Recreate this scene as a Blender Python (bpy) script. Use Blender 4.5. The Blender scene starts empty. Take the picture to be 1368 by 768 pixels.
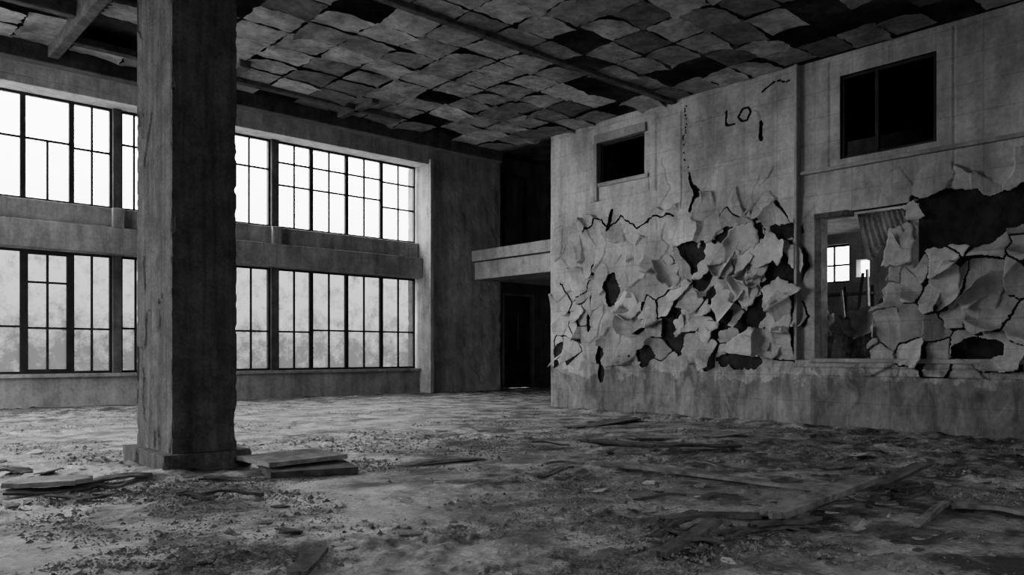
import bpy, bmesh, math, random
import numpy as np
from mathutils import Vector, Matrix, noise as mn
random.seed(7); rng=np.random.RandomState(11)
C,S=math.cos(math.radians(47.75)),math.sin(math.radians(47.75))
H=1.2; FP=1050.0
scene=bpy.context.scene
col=scene.collection
def on_floor(x,y):
    d=FP*H/(y-472.0); t=(x-684)/FP
    return (d*(C+t*S), d*(S-t*C))
# ---------------------------------------------------------------- materials
def mat(name,lo,hi,scale=2.0,detail=8,rough=.9,bump=.3,bscale=18,streak=0.0,blotch=.5,tint=None,spec=.2,zfade=None,brick=0,gloss=None,bdist=.05,grunge=0,gscale=9,p0=.33,p1=.68,sfreq=3):
    m=bpy.data.materials.new(name); m.use_nodes=True
    N=m.node_tree.nodes; L=m.node_tree.links; b=N['Principled BSDF']
    b.inputs['Roughness'].default_value=rough
    b.inputs['Specular IOR Level'].default_value=spec
    tc=N.new('ShaderNodeTexCoord'); co=tc.outputs['Object']
    def noise(sc,det,ro,vec=None,dist=0):
        n=N.new('ShaderNodeTexNoise'); n.inputs['Scale'].default_value=sc; n.inputs['Detail'].default_value=det; n.inputs['Roughness'].default_value=ro; n.inputs['Distortion'].default_value=dist
        L.new(vec or co,n.inputs['Vector']); return n.outputs['Fac']
    def ramp(src,a,b_,lo_,hi_):
        mr=N.new('ShaderNodeMapRange'); mr.inputs[1].default_value=a; mr.inputs[2].default_value=b_; mr.inputs[3].default_value=lo_; mr.inputs[4].default_value=hi_
        L.new(src,mr.inputs[0]); return mr.outputs[0]
    def mul(cur,src,fac):
        mx=N.new('ShaderNodeMix'); mx.data_type='RGBA'; mx.blend_type='MULTIPLY'; mx.inputs[0].default_value=fac
        L.new(cur,mx.inputs[6]); L.new(src,mx.inputs[7]); return mx.outputs[2]
    def mapped(s):
        mp=N.new('ShaderNodeMapping'); mp.inputs['Scale'].default_value=s; L.new(co,mp.inputs['Vector']); return mp.outputs[0]
    cur=ramp(noise(scale,detail,.68),p0,p1,lo,hi)
    if blotch: cur=mul(cur,ramp(noise(scale*.35,10,.62,dist=.6),.38,.58,.35,1),blotch)
    if grunge:
        cur=mul(cur,ramp(noise(gscale,12,.75),.40,.56,.35,1),grunge)
    if streak: cur=mul(cur,ramp(noise(1.1,10,.65,mapped((sfreq,sfreq,.4)),.5),.34,.60,.2,1),streak)
    if brick:
        sx=N.new('ShaderNodeSeparateXYZ'); L.new(co,sx.inputs[0])
        cb=N.new('ShaderNodeCombineXYZ'); L.new(sx.outputs[1],cb.inputs[0]); L.new(sx.outputs[2],cb.inputs[1])
        bt=N.new('ShaderNodeTexBrick'); bt.offset=0.0; bt.inputs['Scale'].default_value=1; bt.inputs['Brick Width'].default_value=.62; bt.inputs['Row Height'].default_value=.42
        bt.inputs['Mortar Size'].default_value=.008; bt.inputs['Color1'].default_value=(1,1,1,1); bt.inputs['Color2'].default_value=(.82,.82,.82,1); bt.inputs['Mortar'].default_value=(.3,.3,.3,1)
        L.new(cb.outputs[0],bt.inputs['Vector']); cur=mul(cur,bt.outputs['Color'],brick)
    if zfade:
        z0,amt=zfade
        sx=N.new('ShaderNodeSeparateXYZ'); L.new(co,sx.inputs[0])
        ma=N.new('ShaderNodeMath'); ma.operation='MULTIPLY_ADD'; L.new(noise(1.7,12,.66),ma.inputs[0]); ma.inputs[1].default_value=-1.7; L.new(sx.outputs[2],ma.inputs[2])
        cur=mul(cur,ramp(ma.outputs[0],z0-.85-.04,z0-.85+.04,1-amt,1),1)
        dr=ramp(noise(1.3,10,.68,mapped((2.6,2.6,1.0)),.8),.38,.56,0,1)
        zz=ramp(sx.outputs[2],.9,1.25,0,1)
        mxm=N.new('ShaderNodeMath'); mxm.operation='MAXIMUM'; L.new(dr,mxm.inputs[0]); L.new(zz,mxm.inputs[1])
        cur=mul(cur,ramp(mxm.outputs[0],0,1,.5,1),1)
    if tint:
        at=N.new('ShaderNodeAttribute'); at.attribute_name=tint; cur=mul(cur,at.outputs['Color'],1)
    L.new(cur,b.inputs['Base Color'])
    if gloss: L.new(ramp(noise(.7,12,.7),.42,.58,gloss[0],gloss[1]),b.inputs['Roughness'])
    if bump:
        bp=N.new('ShaderNodeBump'); bp.inputs['Strength'].default_value=bump; bp.inputs['Distance'].default_value=bdist
        L.new(noise(bscale,12,.75),bp.inputs['Height']); L.new(bp.outputs[0],b.inputs['Normal'])
    return m
M_conc=mat('stained_concrete',.26,.44,2.2,streak=.5,bump=.35,blotch=.4,grunge=.3,gscale=14)
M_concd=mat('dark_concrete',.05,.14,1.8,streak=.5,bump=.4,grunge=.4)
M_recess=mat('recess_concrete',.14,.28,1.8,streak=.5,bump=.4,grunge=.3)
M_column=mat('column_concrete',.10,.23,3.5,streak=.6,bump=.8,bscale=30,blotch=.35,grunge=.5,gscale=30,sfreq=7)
M_light=mat('pale_plaster',.30,.48,1.7,streak=.4,bump=.25,grunge=.3,gscale=14)
M_skin=mat('peeling_wall_plaster',.38,.64,1.6,streak=.4,bump=.3,bscale=18,blotch=.55,zfade=(.85,.45),brick=.3,grunge=.3,gscale=12)
M_flake=mat('plaster_flake_face',.36,.60,2.5,bump=.25,blotch=.3,streak=.2,grunge=.3)
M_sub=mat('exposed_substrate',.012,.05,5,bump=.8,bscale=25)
M_tile=mat('ceiling_tile_board',.30,.66,3.0,detail=10,bump=.35,bscale=18,blotch=.6,tint='tint',grunge=.45,gscale=9)
M_floor=mat('dusty_floor',.035,.50,1.9,detail=15,bump=.8,bscale=24,blotch=.75,spec=.55,gloss=(.26,.8),bdist=.04,grunge=.85,gscale=22,p0=.43,p1=.58)
M_rub=mat('rubble_grit',.03,.32,9,bump=.5,bscale=30,blotch=0)
M_wood=mat('weathered_wood',.05,.16,5,bump=.6,bscale=20,blotch=.3,grunge=.4)
M_woodl=mat('pale_board',.15,.34,5,bump=.6,bscale=20,blotch=.4,grunge=.6)
M_slab=mat('dusty_slab',.20,.38,4,bump=.4,bscale=20,blotch=.4,grunge=.6)
M_frame=mat('dark_steel',.012,.03,5,bump=.1,rough=.6)
M_shard=mat('litter_scrap',.3,.55,6,bump=.2,blotch=.2)
M_ground=mat('outside_ground',.2,.35,.5,bump=0)
def glassmat(name,tr,tl,dirt_lo,dirt_hi,zmid):
    m=bpy.data.materials.new(name); m.use_nodes=True; N=m.node_tree.nodes; L=m.node_tree.links
    N.remove(N['Principled BSDF']); out=N['Material Output']
    t=N.new('ShaderNodeBsdfTransparent'); t.inputs[0].default_value=(tr,tr,tr,1)
    d=N.new('ShaderNodeBsdfTranslucent'); d.inputs[0].default_value=(tl,tl,tl,1)
    tc=N.new('ShaderNodeTexCoord'); n=N.new('ShaderNodeTexNoise'); n.inputs['Scale'].default_value=1.9; n.inputs['Detail'].default_value=12; n.inputs['Roughness'].default_value=.78
    L.new(tc.outputs['Object'],n.inputs['Vector'])
    sx=N.new('ShaderNodeSeparateXYZ'); L.new(tc.outputs['Object'],sx.inputs[0])
    mr=N.new('ShaderNodeMapRange'); mr.inputs[1].default_value=zmid+.9; mr.inputs[2].default_value=zmid-.8; mr.inputs[3].default_value=-.04; mr.inputs[4].default_value=.15
    L.new(sx.outputs[2],mr.inputs[0])
    ad=N.new('ShaderNodeMath'); L.new(n.outputs['Fac'],ad.inputs[0]); L.new(mr.outputs[0],ad.inputs[1])
    r=N.new('ShaderNodeMapRange'); r.inputs[1].default_value=.44; r.inputs[2].default_value=.64; r.inputs[3].default_value=dirt_lo; r.inputs[4].default_value=dirt_hi
    L.new(ad.outputs[0],r.inputs[0])
    mx=N.new('ShaderNodeMixShader'); L.new(r.outputs[0],mx.inputs[0]); L.new(t.outputs[0],mx.inputs[1]); L.new(d.outputs[0],mx.inputs[2]); L.new(mx.outputs[0],out.inputs[0])
    return m
M_gup=glassmat('clear_pane',.9,.25,0.0,.12,4.5)
M_glow=glassmat('grimy_pane',.125,.018,.03,.88,1.6)
# ---------------------------------------------------------------- mesh helpers
def meta(o,kind=None,label=None,cat=None,parent=None):
    if kind: o['kind']=kind
    if label: o['label']=label
    if cat: o['category']=cat
    if parent: o.parent=parent
def add(name,verts,faces,m,smooth=False,kind=None,label=None,cat=None,parent=None,loc=None):
    me=bpy.data.meshes.new(name); me.from_pydata(verts,[],faces); me.update()
    if m: me.materials.append(m)
    if smooth: me.polygons.foreach_set('use_smooth',[True]*len(me.polygons))
    o=bpy.data.objects.new(name,me); col.objects.link(o)
    if loc: o.location=loc
    meta(o,kind,label,cat,parent); return o
def boxes_geo(bs):
    V=[];F=[]
    for (x0,x1,y0,y1,z0,z1) in bs:
        n=len(V)
        V+=[(x0,y0,z0),(x1,y0,z0),(x1,y1,z0),(x0,y1,z0),(x0,y0,z1),(x1,y0,z1),(x1,y1,z1),(x0,y1,z1)]
        F+=[tuple(n+i for i in f) for f in [(3,2,1,0),(4,5,6,7),(0,1,5,4),(1,2,6,5),(2,3,7,6),(3,0,4,7)]]
    return V,F
def boxes(name,bs,m,bevel=0,**k):
    V,F=boxes_geo(bs); o=add(name,V,F,m,**k)
    if bevel:
        b=o.modifiers.new('b','BEVEL'); b.width=bevel; b.segments=2
    return o
def wall_holes(x0,x1,ya,yb,z0,z1,holes,axis):
    hs=sorted(holes); bs=[]; a=ya
    for (h0,h1,hz0,hz1) in hs:
        if h0>a: bs.append((a,h0,z0,z1))
        if hz0>z0: bs.append((h0,h1,z0,hz0))
        if hz1<z1: bs.append((h0,h1,hz1,z1))
        a=h1
    if a<yb: bs.append((a,yb,z0,z1))
    if axis=='y': return [(x0,x1,p,q,r,s) for p,q,r,s in bs]
    return [(p,q,x0,x1,r,s) for p,q,r,s in bs]
def rough_box(name,dims,m,res=.12,amp=.02,chip=.05,seed=0,**k):
    dx,dy,dz=dims
    bm=bmesh.new(); bmesh.ops.create_cube(bm,size=1)
    bmesh.ops.scale(bm,vec=(dx,dy,dz),verts=bm.verts)
    bmesh.ops.translate(bm,vec=(0,0,dz/2),verts=bm.verts)
    for ax,dd in ((0,dx),(1,dy),(2,dz)):
        n=max(1,int(dd/res))
        for i in range(1,n):
            no=[0,0,0]; no[ax]=1; co=[0,0,0]; co[ax]=(-dd/2+dd*i/n) if ax<2 else dd*i/n
            bmesh.ops.bisect_plane(bm,geom=bm.verts[:]+bm.edges[:]+bm.faces[:],plane_co=co,plane_no=no)
    for v in bm.verts:
        p=v.co; q=Vector((p.x*2.0+seed*7.1,p.y*2.0+seed*3.3,p.z*1.1))
        dex=dx/2-abs(p.x); dey=dy/2-abs(p.y)
        ex=dex<1e-4; ey=dey<1e-4
        n=mn.fractal(q,1,2,6)
        fl_=min(1,max(0,(n-.14)*18))*amp
        sx_,sy_=math.copysign(1,p.x),math.copysign(1,p.y)
        c=max(0,mn.noise(Vector((p.z*1.9+seed,sx_*3,sy_*3)))-.18)*chip*3+max(0,mn.noise(Vector((p.z*8+seed,sx_,sy_)))-.08)*chip*1.4
        if ex and ey:
            p.x-=sx_*c; p.y-=sy_*c
        elif ex: p.x-=sx_*max(fl_,c-dey*1.2 if dey<.06 else 0)
        elif ey: p.y-=sy_*max(fl_,c-dex*1.2 if dex<.06 else 0)
    me=bpy.data.meshes.new(name); bm.to_mesh(me); bm.free(); me.materials.append(m)
    o=bpy.data.objects.new(name,me); col.objects.link(o); meta(o,**k); return o
TB=rng.rand(8,256,256)
def vn(x,y,s=0):
    xi=np.floor(x).astype(int); yi=np.floor(y).astype(int); fx=x-xi; fy=y-yi
    fx=fx*fx*(3-2*fx); fy=fy*fy*(3-2*fy); T=TB[s%8]
    a=T[xi%256,yi%256]; b=T[(xi+1)%256,yi%256]; c=T[xi%256,(yi+1)%256]; d=T[(xi+1)%256,(yi+1)%256]
    return (a*(1-fx)+b*fx)*(1-fy)+(c*(1-fx)+d*fx)*fy
def fbm(x,y,s=0,o=4):
    r=0;a=.5
    for i in range(o): r=r+a*vn(x*2**i+17*i,y*2**i+5*i,s+i); a*=.5
    return r/ (1-.5**o)
# ---------------------------------------------------------------- floor
xs=np.unique(np.concatenate([np.linspace(-5,0,26),np.arange(0,12.5,.03),np.linspace(12.5,22,60)]))
ys=np.unique(np.concatenate([np.linspace(-3,0,16),np.arange(0,20.2,.03),np.linspace(20.2,21,4)]))
X,Y=np.meshgrid(xs,ys)
patch=np.clip((fbm(X*.55,Y*.55,4,4)-.44)*7,0,1)
Z=(fbm(X*.8,Y*.8,1,3)-.5)*.015+(.06+.94*patch)*np.maximum(0,fbm(X*4.2,Y*4.2,2,6)-.48)*.12+(fbm(X*13,Y*13,3,3)-.5)*.030*(.08+patch)
Z-=.006
near=np.exp(-((X-12.1)/.3)**2)*(Y<12.2)*.09*fbm(X*4,Y*4,5,4); Z+=near
def floor_z(x,y):
    i=min(len(xs)-1,max(0,int(np.searchsorted(xs,x)))); j=min(len(ys)-1,max(0,int(np.searchsorted(ys,y)))); return float(Z[j,i])
nx=len(xs); ny=len(ys)
V=np.stack([X.ravel(),Y.ravel(),Z.ravel()],1)
I=np.arange(nx*ny).reshape(ny,nx)
F=np.stack([I[:-1,:-1].ravel(),I[:-1,1:].ravel(),I[1:,1:].ravel(),I[1:,:-1].ravel()],1)
add('floor',V.tolist(),F.tolist(),M_floor,smooth=True,kind='structure',label='worn concrete floor with dust, grit and damp patches')
boxes('outside_ground',[(-60,80,20.6,90,-.9,-.6)],M_ground,kind='structure')
# ---------------------------------------------------------------- window wall (Y ~ 20)
UZ=7.95
boxes('wall_north',[(-5,14.2,19.88,20.3,-.05,.72),(-5,14.2,19.78,20.3,.66,.745),
    (-5,14.2,19.92,20.3,3.5,4.6),(-5,14.2,19.7,19.93,3.52,4.12),(-5,14.2,19.4,20.3,6.95,7.12),(-5,14.2,19.4,20.3,7.12,UZ)],M_conc,bevel=.015,kind='structure')
o=rough_box('wall_pier',(2.9,1.1,UZ),M_conc,res=.12,amp=.012,chip=.03,seed=3,kind='structure'); o.location=(15.65,19.95,0)
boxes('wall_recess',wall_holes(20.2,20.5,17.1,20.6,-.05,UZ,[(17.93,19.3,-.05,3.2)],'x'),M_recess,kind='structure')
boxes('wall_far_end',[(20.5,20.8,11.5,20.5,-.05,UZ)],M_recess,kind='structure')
boxes('trim_1',[(14.2,14.32,19.3,19.4,0,7.1)],M_light,bevel=.01,kind='structure')
mull=[14.16,12.92,11.74,10.62,9.5,8.35,7.2,6.35,5.56,4.62,3.66,2.6,1.5,.4,-.7,-1.8,-2.9,-4.0,-5.0]
thick={9.5:.1,5.56:.09,14.16:.02}
wid=0
def sash(x0,x1,z0,z1,vb,hb,gm,y=20.06,fr=.055):
    global wid; wid+=1
    w=x1-x0; h=z1-z0; mu=.024; yy=(y-.04,y+.04); y2=(y-.025,y+.025)
    bs=[(x0,x0+fr,*yy,z0,z1),(x1-fr,x1,*yy,z0,z1),(x0+fr,x1-fr,*yy,z0,z0+fr),(x0+fr,x1-fr,*yy,z1-fr,z1)]
    for f,a,b in vb: bs.append((x0+w*f-mu,x0+w*f+mu,*y2,z0+max(h*a,fr),z0+min(h*b,h-fr)))
    for f,a,b in hb: bs.append((x0+max(w*a,fr),x0+min(w*b,w-fr),y-.028,y+.028,z0+h*f-mu,z0+h*f+mu))
    o=boxes('window_%d'%wid,bs,M_frame,kind='structure',label='dark steel multi-pane industrial window')
    add('window_glass',[(x0+.02,y,z0+.02),(x1-.02,y,z0+.02),(x1-.02,y,z1-.02),(x0+.02,y,z1-.02)],[(0,1,2,3)],gm,parent=o)
for i in range(len(mull)-1):
    b,a=mull[i],mull[i+1]
    x1=b-thick.get(b,.0); x0=a+thick.get(a,.0)
    if a>=5.5 and a<9: hu=[(.66,0,1)]; vu=[(.45,0,1)]
    elif a>=12.8: hu=[(.42,0,1),(.74,0,1)]; vu=[(.5,0,1)]
    elif a>9: hu=[(.5,0,1),(.76,0,1)]; vu=[(.5,0,1)]
    elif abs(a-4.62)<.1: hu=[(.55,0,1)]; vu=[(.5,0,1)]
    else: hu=[(.58,0,1)]; vu=[(.5,0,.58)]
    sash(x0,x1,4.6,6.95,vu,hu,M_gup)
    fr=.055
    if abs(a-3.66)<.1: hl=[(.37,0,1),(.74,0,1)]; vl=[(.5,0,1)]; fr=.10
    elif abs(a-4.62)<.1: hl=[(.37,0,1)]; vl=[(.5,0,1)]
    elif a>10: hl=[(.40,0,1)]; vl=[(.5,0,1)]
    else: hl=[(.38,0,1)]; vl=[(.5,0,1)]
    sash(x0,x1,.745,3.5,vl,hl,M_glow,fr=fr)
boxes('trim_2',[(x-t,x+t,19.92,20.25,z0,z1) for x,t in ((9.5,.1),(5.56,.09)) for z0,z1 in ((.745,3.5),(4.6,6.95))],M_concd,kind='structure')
boxes('trim_3',[(x-.13,x+.13,19.8,19.93,4.12,4.6) for x in (9.5,5.56)],M_conc,bevel=.02,kind='structure')
o=boxes('door_1',[(17.93,19.3,20.28,20.34,0,3.2),(18.12,18.9,20.26,20.29,.3,1.3),(18.12,18.9,20.26,20.29,1.6,2.9)],M_concd,kind='structure',label='dark panelled door')
boxes('door_frame',[(17.87,17.95,20.14,20.3,0,3.28),(19.28,19.36,20.14,20.3,0,3.28),(17.95,19.28,20.14,20.3,3.2,3.28)],M_conc,parent=o)
boxes('door_handle',[(18.62,18.66,20.2,20.23,1.3,2.6),(18.62,18.66,20.22,20.27,1.32,1.37),(18.62,18.66,20.22,20.27,2.52,2.57)],M_light,label='pale vertical pull handle',parent=o)
boxes('window_50',[(17.85,17.95,20.1,20.2,4.5,7.3),(18.9,19.0,20.1,20.2,4.5,7.3),(17.85,19.0,20.1,20.2,7.3,7.4)],M_concd,kind='structure')
boxes('trim_30',[(16.0,20.5,12.22,19.4,3.55,4.1),(15.88,20.5,12.22,19.4,4.12,4.46)],M_light,bevel=.02,kind='structure',label='concrete gallery slab with projecting coping')
# ---------------------------------------------------------------- other walls
boxes('wall_west',wall_holes(-5.3,-5,-3,20.5,-.05,UZ,[(11.8,19.2,.6,6.8)],'y'),M_conc,kind='structure')  # unseen opening, added so sky light reaches the east wall from the side
boxes('wall_south',wall_holes(-3.3,-3,-5,20.6,-.05,UZ,[(0,2.6,2,4.0),(13,17.5,1.4,3.7)],'x'),M_conc,kind='structure')  # both openings unseen and added: fill light for hall and back room
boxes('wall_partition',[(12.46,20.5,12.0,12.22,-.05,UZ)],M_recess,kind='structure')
boxes('wall_back_room',wall_holes(18,18.25,-3,12,-.05,6.1,[(.5,5.5,1.0,3.9),(7.75,8.05,2.95,3.35),(8.22,9.05,2.85,3.75)],'y')+[(12.46,18,-3,12,3.98,4.15)],M_conc,kind='structure')  # unseen widest opening added for light; slab added to darken the level above
boxes('window_51',[(18.1,18.15,a,b,z0,z1) for a,b,z0,z1 in ((8.22,8.26,2.85,3.75),(9.01,9.05,2.85,3.75),(8.22,9.05,2.85,2.9),(8.22,9.05,3.7,3.75),(8.6,8.64,2.85,3.75),(8.22,9.05,3.25,3.29))],M_frame,kind='structure')
# ---------------------------------------------------------------- right wall: substrate
BO=(2.3,6.15,1.1,3.45); WB=(4.35,5.76,4.31,5.62); WA=(9.62,10.8,4.70,5.52)
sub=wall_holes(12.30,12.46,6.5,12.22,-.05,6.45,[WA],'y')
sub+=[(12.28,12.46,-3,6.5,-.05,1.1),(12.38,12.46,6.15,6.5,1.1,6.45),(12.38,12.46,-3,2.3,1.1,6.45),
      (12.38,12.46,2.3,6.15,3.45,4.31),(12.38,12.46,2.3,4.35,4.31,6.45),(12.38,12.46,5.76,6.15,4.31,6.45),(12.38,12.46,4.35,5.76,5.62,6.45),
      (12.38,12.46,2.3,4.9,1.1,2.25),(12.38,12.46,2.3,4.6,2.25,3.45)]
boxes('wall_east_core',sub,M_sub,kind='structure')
# ---------------------------------------------------------------- right wall: peeling plaster skin
st=.0145
gy=np.arange(0.0,12.221,st); gz=np.arange(0.0,6.0,st)
GY,GZ=np.meshgrid(gy,gz)
zones=[(11.3,2.2,1.0,1.2,.60),(11.9,1.5,.4,.5,.74),(11.3,2.0,.35,.6,.72),(10.1,2.1,.7,1.1,.62),(9.4,1.6,.5,.6,.9),(7.65,2.25,1.2,1.3,1.15),(7.0,2.3,.6,1.3,1.15),
  (8.6,2.2,.6,1.2,1.0),(10.6,3.5,1.7,.35,.56),(9.1,3.85,.6,.4,.60),(9.5,2.9,.6,.5,.60),(8.6,3.7,.5,.6,.62),(7.2,3.6,.7,.35,.62),
  (4.4,1.9,1.2,1.2,1.0),(3.2,1.7,1.4,1.0,1.0),(5.0,2.5,.5,.9,1.0),(2.6,1.2,1.0,.8,.9),(3.6,3.7,1.4,.16,.6)]
def strength(y,z):
    s=np.zeros_like(y); wob=(fbm(y*2.2,z*2.2,4,3)-.5)*.9
    for yc,zc,ry,rz,a in zones:
        r=np.sqrt(((y-yc)/ry)**2+((z-zc)/rz)**2)+wob
        s=np.maximum(s,a*np.clip((1.15-r)/.4,0,1))
    return s
def vor(y,z,cy,cz,seed):
    R=np.random.RandomState(seed); J=R.rand(128,128,8)
    u=y/cy; v=z/cz; ui=np.floor(u).astype(int); vi=np.floor(v).astype(int)
    f1=np.full(y.shape,9.); f2=np.full(y.shape,9.); cid=np.zeros(y.shape,int); px=np.zeros(y.shape); pz=np.zeros(y.shape)
    for a in (-1,0,1):
        for b in (-1,0,1):
            A=(ui+a); B=(vi+b); j=J[A%128,B%128]
            qx=A+.02+.96*j[...,0]; qz=B+.02+.96*j[...,1]
            d=np.hypot(u-qx,v-qz); m=d<f1
            f2=np.where(m,f1,np.minimum(f2,d)); f1=np.where(m,d,f1)
            cid=np.where(m,(A%128)*128+(B%128),cid); px=np.where(m,qx*cy,px); pz=np.where(m,qz*cz,pz)
    return f1,f2,cid,px,pz,J.reshape(-1,8)
ly=GY+(fbm(GY*1.6,GZ*1.6,1,2)-.5)*.35; lz=GZ+(fbm(GY*1.6+9,GZ*1.6+4,2,2)-.5)*.35
wy=ly+(fbm(GY*7,GZ*7,3,4)-.5)*.08; wz=lz+(fbm(GY*7+7,GZ*7,5,4)-.5)*.08
f1,f2,cid,px,pz,J=vor(wy,wz,.38,.48,5)
sc=strength(px,pz); rn=J[cid]
inB=(GY<6.48)&(GZ>1.1)
base=np.where(inB,12.36,12.27)
chunk_top=2.72+(fbm(GY*2.5,GY*0,3,3)-.5)*.8+np.where((GY>4.6)&(GY<5.2),.5*np.clip(1-np.abs(GY-4.9)/.35,0,1),0)
chunk_r=5.30-np.clip((GZ-1.1)*.18,0,.4)+(fbm(GZ*3,GZ*0,2,3)-.5)*.4
inO=(GY>BO[0])&(GY<BO[1])&(GZ>BO[2])&(GZ<BO[3]+np.clip(4.7-GY,0,1)*(.0+(fbm(GY*2.5,GY*0,6,4)-.4)*.6))
chunk=inO&(GZ<chunk_top)&(GY<chunk_r)
hole=(inO&~chunk)
for w in (WB,WA): hole|=(GY>w[0])&(GY<w[1])&(GZ>w[2])&(GZ<w[3])
base=np.where(chunk,12.26,base)
tear=(fbm(GY*4,GZ*4,2,5)-.5)*1.9
for yc,zc,ry,rz in [(7.3,3.15,.85,.32),(6.8,2.6,.32,.6),(8.85,1.8,.12,.75),(10.4,2.5,.22,.33),(9.6,1.15,.35,.2),(11.95,1.25,.15,.2),(7.4,1.12,.55,.2),(7.9,2.0,.3,.6),(3.7,1.25,.35,.15),(10.75,1.05,.10,.35),(11.1,1.9,.08,.4),(8.3,2.8,.2,.45),(7.2,1.9,.28,.28)]:
    hole|=(np.sqrt(((GY-yc)/ry)**2+((GZ-zc)/rz)**2)+tear)<.85
cr=np.full(GY.shape,9.); thin=np.full(GY.shape,9.)
polys=[([(8.75,5.4),(8.3,5.44),(7.98,5.5)],0,1),([(7.80,5.50),(7.80,5.26),(7.63,5.25)],.010,.35),([(7.46,5.47),(7.55,5.37),(7.48,5.26),(7.38,5.26),(7.31,5.38),(7.36,5.47),(7.46,5.47)],.009,.3),
  ([(7.31,5.42),(7.16,5.40),(7.10,5.15)],0,.8),([(7.10,5.15),(7.08,4.88)],.022,1),([(7.1,5.7),(6.8,5.78),(6.6,5.75)],.006,1),([(8.66,5.8),(8.7,4.9),(8.55,4.5)],.002,1),([(8.55,4.5),(8.42,4.1),(8.55,3.85)],.022,1),([(8.42,4.1),(8.35,4.15),(8.5,4.35)],.035,1),
  ([(12.1,3.9),(11.6,3.95),(11.2,3.72)],0,1),([(11.2,3.72),(10.8,4.0),(10.5,3.75),(10.2,3.95),(9.8,3.66)],.008,1),([(9.8,3.66),(9.3,3.85),(8.9,3.8)],.008,1),([(10.5,3.75),(10.45,4.1)],.035,1),([(9.3,3.85),(9.0,4.35),(9.15,4.9)],0,1),
  ([(10.9,4.35),(9.5,4.33),(9.5,4.75)],.0,.3),([(11.8,3.9),(11.9,3.3),(11.6,3.0)],.0,1),([(7.0,3.5),(7.3,3.9),(7.1,4.3)],0,1),([(8.7,4.6),(7.6,4.55),(6.6,4.6)],0,.2),([(9.3,5.8),(9.3,3.6)],0,.1),([(5.95,5.9),(5.95,4.2)],0,.1),([(4.1,5.9),(4.1,3.9)],0,.1),([(5.0,5.9),(5.0,5.65)],0,.1),([(3.2,5.9),(3.2,3.9)],0,.1),
  ([(11.9,2.7),(11.5,2.3),(11.65,1.8),(11.3,1.4)],.008,1),([(11.5,2.3),(11.1,2.5),(10.9,3.0)],.006,1)]
wv=(fbm(GY*6,GZ*6,1,4)-.5)*.14; wv2=(fbm(GY*6+3,GZ*6,4,4)-.5)*.14
for pl,wd,wb in polys:
    for (a0,a1),(b0,b1) in zip(pl[:-1],pl[1:]):
        L2=(b0-a0)**2+(b1-a1)**2; t=np.clip(((GY+wv*wb-a0)*(b0-a0)+(GZ+wv2*wb-a1)*(b1-a1))/L2,0,1)
        dd=np.hypot(GY+wv*wb-a0-t*(b0-a0),GZ+wv2*wb-a1-t*(b1-a1))
        if wd>0: cr=np.minimum(cr,dd-wd)
        else: thin=np.minimum(thin,dd)
hole|=cr<0
sc=np.where(chunk,np.maximum(sc,.75),sc)
ledge=(GZ>=.98)&(GZ<=1.10)&(GY<6.5)
sc=np.where((GZ<.85),sc*.35,sc)
raised=sc>.30; sep=sc>.66
e=np.clip(f2-f1,0,1)
missp=np.clip((sc-.68)*.55,0,.22); missp=np.where(chunk,.04,missp)
miss=sep&(rn[...,2]<missp)
amt=np.clip((sc-.25)*1.5,0,1.25)
ang=rn[...,6]*6.283; ang=np.where(rn[...,7]<.5,-1.57+(rn[...,6]-.5)*1.4,ang)
dq=((ly-px)*np.cos(ang)+(lz-pz)*np.sin(ang))
lift=np.where(raised,.010+amt*(.07*rn[...,3])+np.clip(dq-.08,0,.5)**1.5*(.2+2.8*rn[...,4]*amt)+dq*(.10+.40*rn[...,5])*amt,0)
lift=np.clip(lift,-.015,.23)
lift=lift-.020*np.exp(-(e/.04)**2)*(raised&~sep)
lift+=.03*np.exp(-np.maximum(cr,0)/.05)*(~sep)*(GZ<4.6)+.006*np.exp(-np.maximum(cr,0)/.04)*(GZ>=4.6)
und=(fbm(GY*1.3,GZ*1.3,5,4)-.5)*.04
lift=lift+np.where((GY>8.75)&(GY<9.3)&(GZ>3.9)&(GZ<5.7),.03,0)+np.where((GY>9.35)&(GY<11.05)&(GZ>4.35)&(GZ<5.85),.022,0)
lift=lift+np.where(ledge,.05,0)
lift=lift-.022*np.exp(-(thin/.013)**2)*(~sep)
PX=base-lift-und*.6-.03
PX=np.minimum(PX,base-.002)
key=np.where(sep,cid,-1)
n0=GY.size; I=np.arange(n0).reshape(GY.shape)
q=np.stack([I[:-1,:-1],I[1:,:-1],I[1:,1:],I[:-1,1:]],-1).reshape(-1,4)
kk=key.ravel()[q]; same=(kk==kk[:,:1]).all(1); bad=(miss|hole).ravel()[q].any(1)
q=q[same&~bad]
used=np.zeros(n0,bool); used[q.ravel()]=True; rem=np.cumsum(used)-1
VV=np.stack([PX.ravel(),GY.ravel(),GZ.ravel()],1)[used]
o=add('wall_east',VV.tolist(),rem[q].tolist(),M_skin,smooth=True,kind='structure',label='cracked peeling pale plaster wall with curled flakes')
sm=o.modifiers.new('sm','SMOOTH'); sm.factor=.5; sm.iterations=2; sm.use_x=False
sd=o.modifiers.new('s','SOLIDIFY'); sd.thickness=.006; sd.offset=-1
boxes('wall_east_extension',[(12.2,12.3,-3,0.0,-.05,6)],M_light,kind='structure')
boxes('trim_4',[(12.19,12.4,6.44,6.49,1.1,5.98)],M_light,bevel=.01,kind='structure')
boxes('trim_5',[(12.14,12.5,-3,6.2,1.05,1.12)],M_light,bevel=.02,kind='structure')
boxes('trim_6',[(12.22,12.46,6.04,6.15,1.12,3.45),(12.2,12.46,5.6,6.15,3.38,3.46)],M_wood,bevel=.01,kind='structure')
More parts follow.
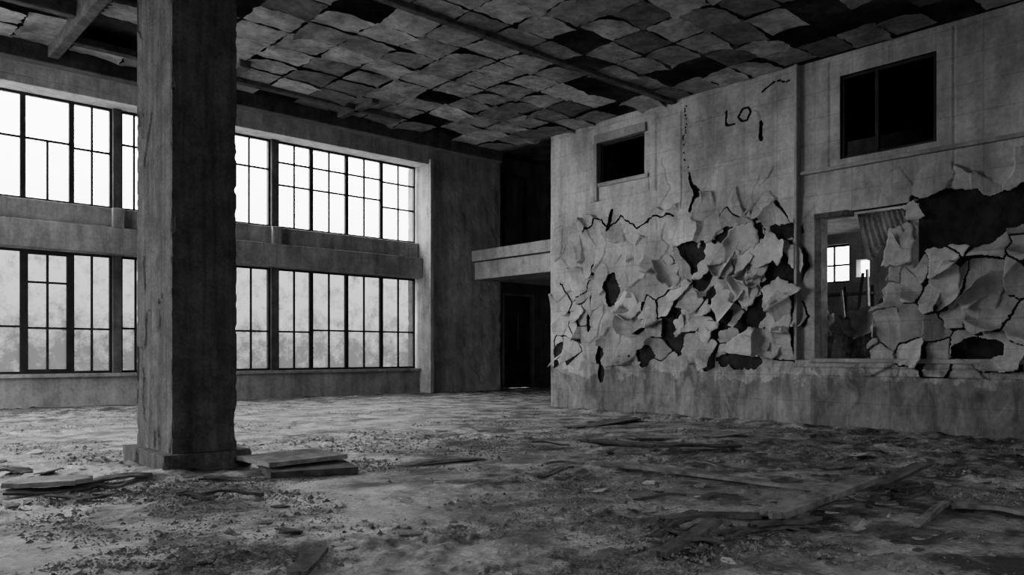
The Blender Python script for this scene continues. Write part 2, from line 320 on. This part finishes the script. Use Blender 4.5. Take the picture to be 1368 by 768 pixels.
boxes('trim_40',[(12.26,12.4,-3,6.42,4.14,4.20)],M_light,bevel=.01,kind='structure')
def iwin(n,w,extra,x=12.27,f=.04):
    y0,y1,z0,z1=w
    bs=[(x,x+.1,y0,y0+f,z0,z1),(x,x+.1,y1-f,y1,z0,z1),(x,x+.1,y0+f,y1-f,z0,z0+f),(x,x+.1,y0+f,y1-f,z1-f,z1)]+extra
    boxes('window_%d'%n,bs,M_frame,bevel=.008,kind='structure')
iwin(52,WB,[(12.36,12.42,5.18,5.24,4.35,5.6)],x=12.37)
iwin(53,WA,[],x=12.31)
boxes('trim_7',[(12.16,12.3,9.55,10.88,5.52,5.70),(12.16,12.3,10.8,10.9,4.34,5.52),(12.18,12.3,9.5,10.88,4.62,4.70)],M_light,bevel=.012,kind='structure')
# ---------------------------------------------------------------- ceiling
bulk=13.9
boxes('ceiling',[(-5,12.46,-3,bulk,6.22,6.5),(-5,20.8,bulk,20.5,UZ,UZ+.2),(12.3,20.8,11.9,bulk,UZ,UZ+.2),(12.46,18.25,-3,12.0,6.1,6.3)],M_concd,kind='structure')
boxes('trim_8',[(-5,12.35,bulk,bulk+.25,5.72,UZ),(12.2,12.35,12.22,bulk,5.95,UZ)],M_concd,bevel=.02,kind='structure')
tw,tl=.76,.60
V=[];F=[];T=[];n=9
R=random.Random(9)
for j in range(1,28):
    for i in range(-4,20):
        x0=12.26-(i+1)*tw; y0=bulk-.02-(j-1)*tl
        if x0<-5 or y0<-1: continue
        x1=min(x0+tw,12.25)
        if x1-x0<.2: continue
        cl=mn.noise(Vector((x0*.55,y0*.6,3.3)))
        gap=(cl>.28 and R.random()<.38) or R.random()<.03
        if x0<4.2 and y0>9.0 and R.random()<.35: gap=True
        if abs(y0-9.5)<.3 and R.random()<.2: gap=True
        if x0>10.9 and y0<9 and R.random()<.25: gap=True
        if gap: continue
        z=5.98+R.uniform(-.007,.007)-.04*max(0,cl); g=R.uniform(.58,1.05)
        if R.random()<.2: g*=.5
        loose=R.random()<.17
        tx=R.uniform(-.012,.012)+(R.uniform(-.07,.07) if loose else 0); ty=R.uniform(-.012,.012)+(R.uniform(-.06,.06) if loose else 0)
        cor=[R.uniform(0,.09)*(R.random()<.4) for _ in range(4)]; sag=R.uniform(0,.025)
        ph=R.uniform(0,60); b=len(V); W=x1-x0; wb_=R.uniform(0,.005)
        for a in range(n):
            for c in range(n):
                u=a/(n-1)-.5; v=c/(n-1)-.5
                ea=(a in (0,n-1)); ec=(c in (0,n-1))
                jx=mn.noise(Vector((ph,v*9,0)))*.05*ea; jy=mn.noise(Vector((u*9,ph,1)))*.055*ec
                xx=x0+W/2+u*(W-.028)+jx; yy=y0-tl/2+v*(tl-.028)+jy
                U=u+.5; Q=v+.5
                zz=z+tx*u+ty*v-sag*(1-4*u*u)*(1-4*v*v)+wb_*math.sin(u*8+ph)-cor[0]*(U*Q)**3-cor[1]*((1-U)*Q)**3-cor[2]*(U*(1-Q))**3-cor[3]*((1-U)*(1-Q))**3
                V.append((xx,yy,min(zz,6.15)))
        for a in range(n-1):
            for c in range(n-1):
                p=b+a*n+c; F.append((p,p+1,p+n+1,p+n)); T.append(g)
o=add('ceiling',V,F,M_tile,smooth=True,kind='structure',label='stained pale ceiling boards in tight rows, some fallen')
at=o.data.color_attributes.new('tint','FLOAT_COLOR','CORNER')
buf=np.ones((len(o.data.loops),4)); buf[:,:3]=np.repeat(np.array(T),4)[:,None]; at.data.foreach_set('color',buf.ravel())
k=9
for (bx) in [(-5,12.25,8.86,9.0,5.90,6.0),(2.87,3.03,9.6,bulk,5.80,6.22),(-5,3,12.2,12.35,5.90,6.22),(7.92,8.08,12.6,bulk,5.88,6.22),(5.3,5.5,12.4,bulk,5.86,6.22),(3.0,9.0,13.2,13.35,5.88,6.0)]:
    boxes('trim_%d'%k,[bx],M_wood,bevel=.02,kind='structure'); k+=1
for x in (1.5,4.5,7.5,10.5,13.5):
    boxes('trim_%d'%k,[(x,x+.35,bulk+.25,19.4,7.45,UZ)],M_conc,bevel=.02,kind='structure'); k+=1
# ---------------------------------------------------------------- column
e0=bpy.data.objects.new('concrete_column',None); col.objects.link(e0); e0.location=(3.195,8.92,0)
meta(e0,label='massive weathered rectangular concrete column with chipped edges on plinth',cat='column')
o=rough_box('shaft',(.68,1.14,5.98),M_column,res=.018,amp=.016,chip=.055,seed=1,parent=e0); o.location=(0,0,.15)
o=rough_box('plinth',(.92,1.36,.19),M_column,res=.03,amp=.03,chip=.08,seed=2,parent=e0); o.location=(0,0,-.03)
# ---------------------------------------------------------------- flakes: thin torn angular plates with curled edges
def flake_geo(w,h,curl,seed,lipdir=-1.57,lip=.5,rings=6,na=48,jag=.06):
    r=random.Random(seed); nc=r.randint(4,6)
    an=sorted([2*math.pi*(k+r.uniform(-.34,.34))/nc for k in range(nc)]); rd=[r.uniform(.30,.78) for _ in an]
    P=[(math.cos(a)*q,math.sin(a)*q) for a,q in zip(an,rd)]
    O=[]; per=na//nc
    for k in range(nc):
        (x1,y1),(x2,y2)=P[k],P[(k+1)%nc]
        for s_ in range(per):
            f=s_/per; nj=(mn.noise(Vector((seed*.37%50+k*3,f*4.2,0)))*.20*math.sin(f*math.pi) + (r.uniform(-1,1)*jag*.6 if s_ else 0))
            mx,my=-(y2-y1),(x2-x1); O.append((x1+(x2-x1)*f+mx*nj,y1+(y2-y1)*f+my*nj))
    na=len(O); ld=(math.cos(lipdir),math.sin(lipdir)); V=[];F=[]
    def pt(u,v):
        q=u*ld[0]+v*ld[1]
        t=max(0,q-.12); th=curl*t*3.6
        if curl>.05: nn=(1-math.cos(th))/(curl*3.6); adv=math.sin(th)/(curl*3.6)
        else: nn=0; adv=t
        du=(adv-t); uu=u+ld[0]*du; vv=v+ld[1]*du
        nn+=.10*q
        return (uu*w,vv*h,nn*h)
    V.append(pt(0,0))
    for k in range(1,rings+1):
        f=k/rings
        for (u,v) in O: V.append(pt(u*f,v*f))
    for a in range(na): F.append((0,1+a,1+(a+1)%na))
    for k in range(1,rings):
        for a in range(na):
            p=1+(k-1)*na; F.append((p+a,p+na+a,p+na+(a+1)%na,p+(a+1)%na))
    return V,F
B3=Matrix(((0,0,-1),(-1,0,0),(0,1,0))).to_4x4()
def fmat(x,y,z,s,roll,lean,yaw):
    return Matrix.Translation((x,y,z))@Matrix.Rotation(yaw,4,'Z')@Matrix.Rotation(roll,4,'X')@Matrix.Rotation(lean,4,'Y')@B3@Matrix.Scale(s,4)
R=random.Random(21)
spots=[];WV=[];WF=[]
def wall_flake(x,y,z,roll=0,lean=0,yaw=0,w=.45,h=.55,curl=1.0,ld=-1.57,lip=.4):
    v,f=flake_geo(w,h,curl,R.randint(0,10**6),lipdir=ld,lip=lip); M=fmat(x,y,z,1,roll,lean,yaw); b=len(WV)
    for p in v:
        q_=M@Vector(p); q_.x=min(q_.x,12.25); WV.append(tuple(q_))
    WF.extend(tuple(b+i for i in g) for g in f)
for (yc,zc,ry,rz,nf,sz) in [(7.5,2.2,1.05,1.0,13,1.1),(7.3,2.9,.7,.4,4,1.0),(9.9,1.8,.5,.6,2,.9),(8.8,2.4,.3,.9,3,1.0),(11.5,1.8,.4,.6,1,.8),(4.1,2.2,1.0,.4,2,1.2),(3.0,2.4,.5,.4,1,1.2)]:
    t=0
    while t<nf:
        a=R.uniform(0,6.28); q_=math.sqrt(R.random()); y=yc+ry*q_*math.cos(a); z=zc+rz*q_*math.sin(a)
        if any((y-p[0])**2+(z-p[1])**2<.16 for p in spots) and R.random()<.96: t+=.04; continue
        spots.append((y,z)); t+=1
        ld=R.choice([-1.57+R.uniform(-.6,.6),-1.57+R.uniform(-.6,.6),R.uniform(-3.1,0),R.uniform(0,6.28)])
        wall_flake(12.19-R.uniform(0,.04),y,z,R.uniform(-.3,.3),R.uniform(-.02,.10),R.uniform(-.10,.10),w=R.uniform(.34,.6)*sz,h=R.uniform(.45,.75)*sz,curl=R.uniform(.5,2.0),ld=ld)
wall_flake(12.2,4.86,2.75,.15,.04,-.15,w=.42,h=.8,curl=1.0)
for zz_,yy_ in ((3.32,4.60),(3.0,4.66)):
    wall_flake(12.26,yy_,zz_,R.uniform(-.5,.5),.04,R.uniform(-.2,.2),w=.34,h=.42,curl=1.0)
o=add('wall_east_flakes',WV,WF,M_flake,smooth=True,kind='structure',label='torn curled plates of plaster peeling from the wall')
m=o.modifiers.new('s','SOLIDIFY'); m.thickness=.004; m.offset=0
# ---------------------------------------------------------------- planks / slabs on the floor
def plank(name,p1,p2,width,th,m,lab,cat,z=0.0,tilt=0,bend=.02,seed=0,roll=0,rag=1.0):
    p1=Vector(p1);p2=Vector(p2); L=(p2-p1).length; r=random.Random(seed); n=18; nw=7
    V=[];F=[]
    e1=[r.uniform(-.10,.10)*min(1,width*4)*rag for _ in range(nw)]; e2=[r.uniform(-.10,.10)*min(1,width*4)*rag for _ in range(nw)]
    for s_ in (0,1):
        for i in range(n):
            for j in range(nw):
                f=i/(n-1); g=j/(nw-1)
                x=-L/2+L*f+(e1[j]*(1-f)**3+e2[j]*f**3)
                wv=width*(1+rag*(.06*math.sin(f*7+seed)+ .16*mn.noise(Vector((f*7,seed,g)))))
                y=(g-.5)*wv
                zz=bend*math.sin(f*math.pi*1.3+seed)+rag*.008*mn.noise(Vector((f*5,g*3,seed)))+(th if s_ else 0)
                V.append((x,y,zz))
    def id(s_,i,j): return s_*n*nw+i*nw+j
    for i in range(n-1):
        for j in range(nw-1):
            F.append((id(1,i,j),id(1,i+1,j),id(1,i+1,j+1),id(1,i,j+1))); F.append((id(0,i,j),id(0,i,j+1),id(0,i+1,j+1),id(0,i+1,j)))
        F.append((id(0,i,0),id(0,i+1,0),id(1,i+1,0),id(1,i,0))); F.append((id(0,i+1,nw-1),id(0,i,nw-1),id(1,i,nw-1),id(1,i+1,nw-1)))
    for j in range(nw-1):
        F.append((id(0,0,j+1),id(0,0,j),id(1,0,j),id(1,0,j+1))); F.append((id(0,n-1,j),id(0,n-1,j+1),id(1,n-1,j+1),id(1,n-1,j)))
    o=add(name,V,F,m,label=lab,cat=cat); c=(p1+p2)/2
    fz=max(floor_z(*p1),floor_z(*p2),floor_z(c.x,c.y))
    o.location=(c.x,c.y,fz+z+.002); o.rotation_euler=(roll,-tilt,math.atan2(p2.y-p1.y,p2.x-p1.x)); return o
fl=on_floor
P='wooden_plank'
plank(P,fl(797,624),fl(1105,655),.16,.03,M_woodl,'long split weathered board lying flat on the floor','plank',seed=1,rag=.6)
plank(P,fl(1030,698),fl(1160,662),.19,.045,M_woodl,'thick short board resting on other debris','plank',z=.07,tilt=.06,seed=2,bend=.003,rag=.5)
plank(P,fl(880,748),fl(955,712),.10,.035,M_wood,'broken dark timber offcut propped on rubble','plank',z=.03,seed=3,bend=.01,tilt=.05,rag=.5)
plank(P,fl(395,770),fl(425,742),.12,.03,M_wood,'small dark timber end on gritty floor','plank',z=.01,seed=4,bend=.01,rag=.5)
plank(P,fl(1222,704),fl(1268,674),.06,.03,M_woodl,'short narrow pale lath on the floor','plank',seed=5)
plank(P,fl(1268,677),fl(1400,692),.12,.03,M_woodl,'pale lath lying flat near the peeling wall','plank',seed=6)
plank(P,fl(890,702),fl(1060,690),.10,.03,M_wood,'dark splintered board under rubble','plank',z=.01,seed=7)
plank(P,fl(800,592),fl(965,604),.22,.03,M_wood,'dark narrow board close to the wall foot','plank',seed=8)
plank(P,fl(840,586),fl(985,581),.45,.02,M_woodl,'thin buckled sheet lying on the floor','board',seed=9,bend=.03)
plank(P,fl(760,572),fl(850,562),.3,.03,M_wood,'dark board at the foot of the peeling wall','plank',seed=10)
plank(P,fl(535,622),fl(640,613),.14,.02,M_woodl,'thin pale board on dusty floor','plank',seed=12)
plank(P,fl(1110,676),fl(1230,640),.11,.03,M_wood,'dark broken board among rubble','plank',z=.02,seed=13,tilt=-.05)
plank(P,fl(275,642),fl(352,640),.16,.02,M_wood,'dark splinter board near column plinth','plank',seed=14)
plank(P,fl(1160,655),fl(1240,645),.14,.03,M_wood,'dark broken board among rubble','plank',z=.09,seed=23,tilt=.15)
plank(P,fl(870,720),fl(930,690),.08,.03,M_wood,'dark splintered board under rubble','plank',z=.01,seed=24)
plank(P,fl(960,716),fl(1100,700),.14,.012,M_wood,'thin dark sheet on gritty floor','board',z=.0,seed=25)
plank(P,fl(880,604),fl(985,600),.18,.03,M_wood,'dark narrow board close to the wall foot','plank',z=.03,seed=26)
plank(P,fl(1010,640),fl(1110,650),.22,.012,M_woodl,'thin pale broken sheet beside long board','board',z=.03,seed=27)
plank('concrete_slab',fl(352,632),fl(466,625),.74,.06,M_wood,'dark thin slab at bottom of stack beside column','slab',seed=15,bend=.0,rag=.2)
plank('concrete_slab',fl(338,629),fl(440,618),.74,.045,M_slab,'pale flat slab stacked beside column','slab',z=.08,seed=16,bend=.0,tilt=.01,rag=.2)
plank('concrete_slab',fl(14,655),fl(118,652),.38,.04,M_light,'pale broken flat slab on the floor','slab',z=.035,seed=17,bend=.005,rag=.6)
plank(P,fl(20,660),fl(130,652),.30,.02,M_wood,'dark board under pale slab','plank',seed=28)
plank(P,fl(115,648),fl(200,640),.22,.02,M_wood,'dark board fragment near column plinth','plank',seed=18)
plank(P,fl(0,633),fl(45,634),.2,.02,M_wood,'dark board fragment on gritty floor','plank',seed=19)
for i in range(34):
    px_,py_=(R.uniform(870,1260),R.uniform(640,740)) if i<20 else ((R.uniform(20,340),R.uniform(620,690)) if i<24 else (R.uniform(700,1300),R.uniform(575,640)))
    L_=R.uniform(12,42); a_=R.uniform(-.9,.9)
    p1=fl(px_-L_,py_); p2=fl(px_+L_,py_+L_*a_*.35)
    if max(p1[0],p2[0])>11.9: continue
    if math.hypot(p1[0]-3.2,p1[1]-8.9)<1.1 or math.hypot(p2[0]-3.2,p2[1]-8.9)<1.1: continue
    plank('board_scrap',p1,p2,R.uniform(.03,.10),R.uniform(.01,.03),R.choice([M_wood,M_wood,M_woodl,M_slab]),'thin broken board scrap lying on the dirty floor','board scrap',z=R.uniform(0,.05),tilt=R.uniform(-.10,.10),seed=200+i)['group']='broken board scraps on the floor'
def shard_mesh(i):
    r=random.Random(100+i); n=r.randint(5,8); V=[];t=r.uniform(.05,.12)
    ths=[6.283*a/n+r.uniform(-.3,.3) for a in range(n)]; rs=[r.uniform(.5,1.15) for _ in range(n)]; zs=[r.uniform(0,.15) for _ in range(n)]
    for s_ in (0,1):
        for a in range(n): V.append((math.cos(ths[a])*rs[a],math.sin(ths[a])*rs[a]*.7,zs[a]+(t if s_ else 0)))
    F=[tuple(range(n))[::-1],tuple(range(n,2*n))]+[(a,(a+1)%n,n+(a+1)%n,n+a) for a in range(n)]
    me=bpy.data.meshes.new('plaster_shard'); me.from_pydata(V,[],F); me.update(); me.materials.append(M_shard if i%3==0 else (M_wood if i%3==1 else M_slab)); return me
SM=[shard_mesh(i) for i in range(12)]
for i in range(295):
    u=R.random()
    if u<.3: x,y=fl(R.uniform(760,1368),R.uniform(575,680))
    elif u<.5: x,y=fl(R.uniform(880,1240),R.uniform(655,735))
    elif u<.65: x,y=fl(R.uniform(0,340),R.uniform(615,665))
    else: x,y=fl(R.uniform(0,1368),R.uniform(545,768))
    if x>11.8 or y>19.2: continue
    if abs(x-3.195)<.6 and abs(y-8.92)<.85: continue
    o=bpy.data.objects.new('plaster_shard',R.choice(SM)); col.objects.link(o); s=R.uniform(.02,.08)*(1.8 if R.random()<.15 else 1)
    o.location=(x,y,floor_z(x,y)-.002); o.scale=(s,s,s*R.uniform(.4,1.1)); o.rotation_euler=(R.uniform(-.15,.15),R.uniform(-.15,.15),R.uniform(0,6.28))
    meta(o,label='broken plaster fragment lying on the gritty floor',cat='plaster fragment'); o['group']='broken plaster fragments on the floor'
# grit (uncountable) vectorised
rr=np.random.RandomState(3); NN=400000
d=4.0+rr.rand(NN)**1.4*13; t=rr.uniform(-.75,.75,NN); x=d*(C+t*S); y=d*(S-t*C)
dens=fbm(x*1.1,y*1.1,6,4)
ok=(x<12.05)&(y<19.7)&(y>0)&~((np.abs(x-3.195)<.5)&(np.abs(y-8.92)<.72))&(rr.rand(NN)<np.clip((dens-.40)*3.0,.02,1)**1.4+ .35*np.exp(-((x-12.0)/.3)**2)*(y<12.2))
x=x[ok][:80000]; y=y[ok][:80000]; m_=len(x)
s=rr.uniform(.0025,.010,m_)*(1+(rr.rand(m_)<.08)*1.8)
z=Z[np.clip(np.searchsorted(ys,y),0,ny-1),np.clip(np.searchsorted(xs,x),0,nx-1)]
oc=np.array([(1,0,0),(-1,0,0),(0,1,0),(0,-1,0),(0,0,.8),(0,0,-.3)],float)
V=np.stack([x,y,z],1)[:,None,:]+oc[None]*s[:,None,None]*rr.uniform(.6,1.4,(m_,6,1))+rr.uniform(-.3,.3,(m_,6,3))*s[:,None,None]*np.array([1,1,0])
f0=np.array([(0,2,4),(2,1,4),(1,3,4),(3,0,4),(2,0,5),(1,2,5),(3,1,5),(0,3,5)])
F=(np.arange(m_)*6)[:,None,None]+f0[None]
add('rubble_grit',V.reshape(-1,3).tolist(),F.reshape(-1,3).tolist(),M_rub,kind='stuff',label='loose gravel and crumbled plaster strewn over the floor',cat='rubble')
# ---------------------------------------------------------------- things in back room
def rack(x,y):
    e=bpy.data.objects.new('storage_rack',None); col.objects.link(e); e.location=(x,y,0); meta(e,label='dark metal rack with sagging shelves in ruined back room',cat='shelf')
    for a in (-.9,-.3,.3,.85): boxes('upright',[(-.03,.03,a,a+.05,0,2.7)],M_frame,parent=e)
    for z in (.8,1.5,2.0,2.5): boxes('shelf_board',[(-.25,.25,-.9,.9,z,z+.05)],M_wood,parent=e)
rack(17.4,8.3)
hx=np.linspace(12.7,15.0,46); hy=np.linspace(4.2,8.6,70); HX,HY=np.meshgrid(hx,hy)
HZ=1.85*np.clip(1-((HX-13.9)/1.3)**2,0,1)*(.5+1.0*fbm(HX*3,HY*3,3,5))-.05
I=np.arange(HX.size).reshape(HX.shape)
q=np.stack([I[:-1,:-1],I[:-1,1:],I[1:,1:],I[1:,:-1]],-1).reshape(-1,4)
heap=add('rubble_heap',np.stack([HX.ravel(),HY.ravel(),HZ.ravel()],1).tolist(),q.tolist(),M_woodl,kind='stuff',label='waist-high heap of rubble behind the wall opening',cat='rubble heap')
for i in range(8):
    v,f=flake_geo(.5,.5,1.0,900+i)
    o=add('plaster_sheet',v,f,M_flake,smooth=True,parent=heap)
    o.matrix_world=fmat(13.1+R.uniform(-.1,.3),5.5+i*.26,1.35+R.uniform(0,.35),1,R.uniform(-.9,.9),-.4+R.uniform(-.4,.4),R.uniform(-.5,.5))
    m=o.modifiers.new('s','SOLIDIFY'); m.thickness=.01
for i,(yy,ln,ti,rx) in enumerate([(6.5,2.6,.25,.2),(6.9,2.4,-.3,.1),(7.2,2.8,.12,-.2),(7.4,2.3,.35,.1),(6.7,2.1,-.6,-.1),(7.3,2.5,-.12,.2),(6.8,2.7,.5,.1),(7.0,2.9,-.05,0),(7.1,2.6,.75,0),(7.5,2.7,-.45,0)]):
    o=boxes('leaning_lath',[(-.02,.02,-.03,.03,0,ln)],[M_woodl,M_slab,M_frame][i%3],label='thin timber lath leaning over rubble in back room',cat='lath'); o['group']='laths in the back room'
    o.location=(15.3+.15*i,yy,.03); o.rotation_euler=(ti,rx,.2*i)
V=[];F=[];nu,nv=40,14
for i in range(nu):
    f=i/(nu-1); ln=.75+.25*mn.noise(Vector((f*5,3,0)))-.45*f
    for j in range(nv):
        g=j/(nv-1); V.append((12.62+.03*math.sin(f*60)+.10*g*g,5.62-.75*f-.12*g,3.44-ln*g))
for i in range(nu-1):
    for j in range(nv-1): p=i*nv+j; F.append((p,p+1,p+nv+1,p+nv))
o=add('torn_corrugated_sheet',V,F,M_slab,smooth=True,label='torn striped corrugated sheet hanging from the opening lintel',cat='corrugated sheet')
m=o.modifiers.new('s','SOLIDIFY'); m.thickness=.006
# ---------------------------------------------------------------- light: overcast sky, brighter toward the zenith
w=bpy.data.worlds.new('overcast'); scene.world=w; w.use_nodes=True
N=w.node_tree.nodes; L=w.node_tree.links
bg=N['Background']; bg.inputs[0].default_value=(.93,.93,.93,1)
tc=N.new('ShaderNodeTexCoord'); sx=N.new('ShaderNodeSeparateXYZ'); L.new(tc.outputs['Generated'],sx.inputs[0])
mr=N.new('ShaderNodeMapRange'); mr.inputs[1].default_value=0; mr.inputs[2].default_value=1; mr.inputs[3].default_value=7.8; mr.inputs[4].default_value=36
L.new(sx.outputs[2],mr.inputs[0]); L.new(mr.outputs[0],bg.inputs[1])
def portal(loc,rot,sx,sy):
    l=bpy.data.lights.new('portal','AREA'); l.shape='RECTANGLE'; l.size=sx; l.size_y=sy; l.cycles.is_portal=True
    o=bpy.data.objects.new('sky_portal',l); col.objects.link(o); o.location=loc; o.rotation_euler=rot
portal((4.6,20.4,5.78),(-math.pi/2,0,0),19.2,2.4)
portal((4.6,20.4,2.1),(-math.pi/2,0,0),19.2,2.8)
portal((-5.35,15.5,3.7),(0,-math.pi/2,0),6.3,7.5)
portal((1.3,-3.35,3.0),(math.pi/2,0,0),2.7,2.1)
portal((15.25,-3.35,2.55),(math.pi/2,0,0),4.6,2.4)
portal((18.3,4.8,2.4),(0,math.pi/2,0),3,9)
# ---------------------------------------------------------------- camera
cd=bpy.data.cameras.new('camera'); cam=bpy.data.objects.new('camera',cd); col.objects.link(cam)
cam.location=(0,0,H); cam.rotation_euler=(math.pi/2,0,math.radians(47.75-90))
cd.sensor_width=36; cd.lens=36*FP/1368; cd.shift_y=88/1368; cd.clip_start=.05; cd.clip_end=300
scene.camera=cam
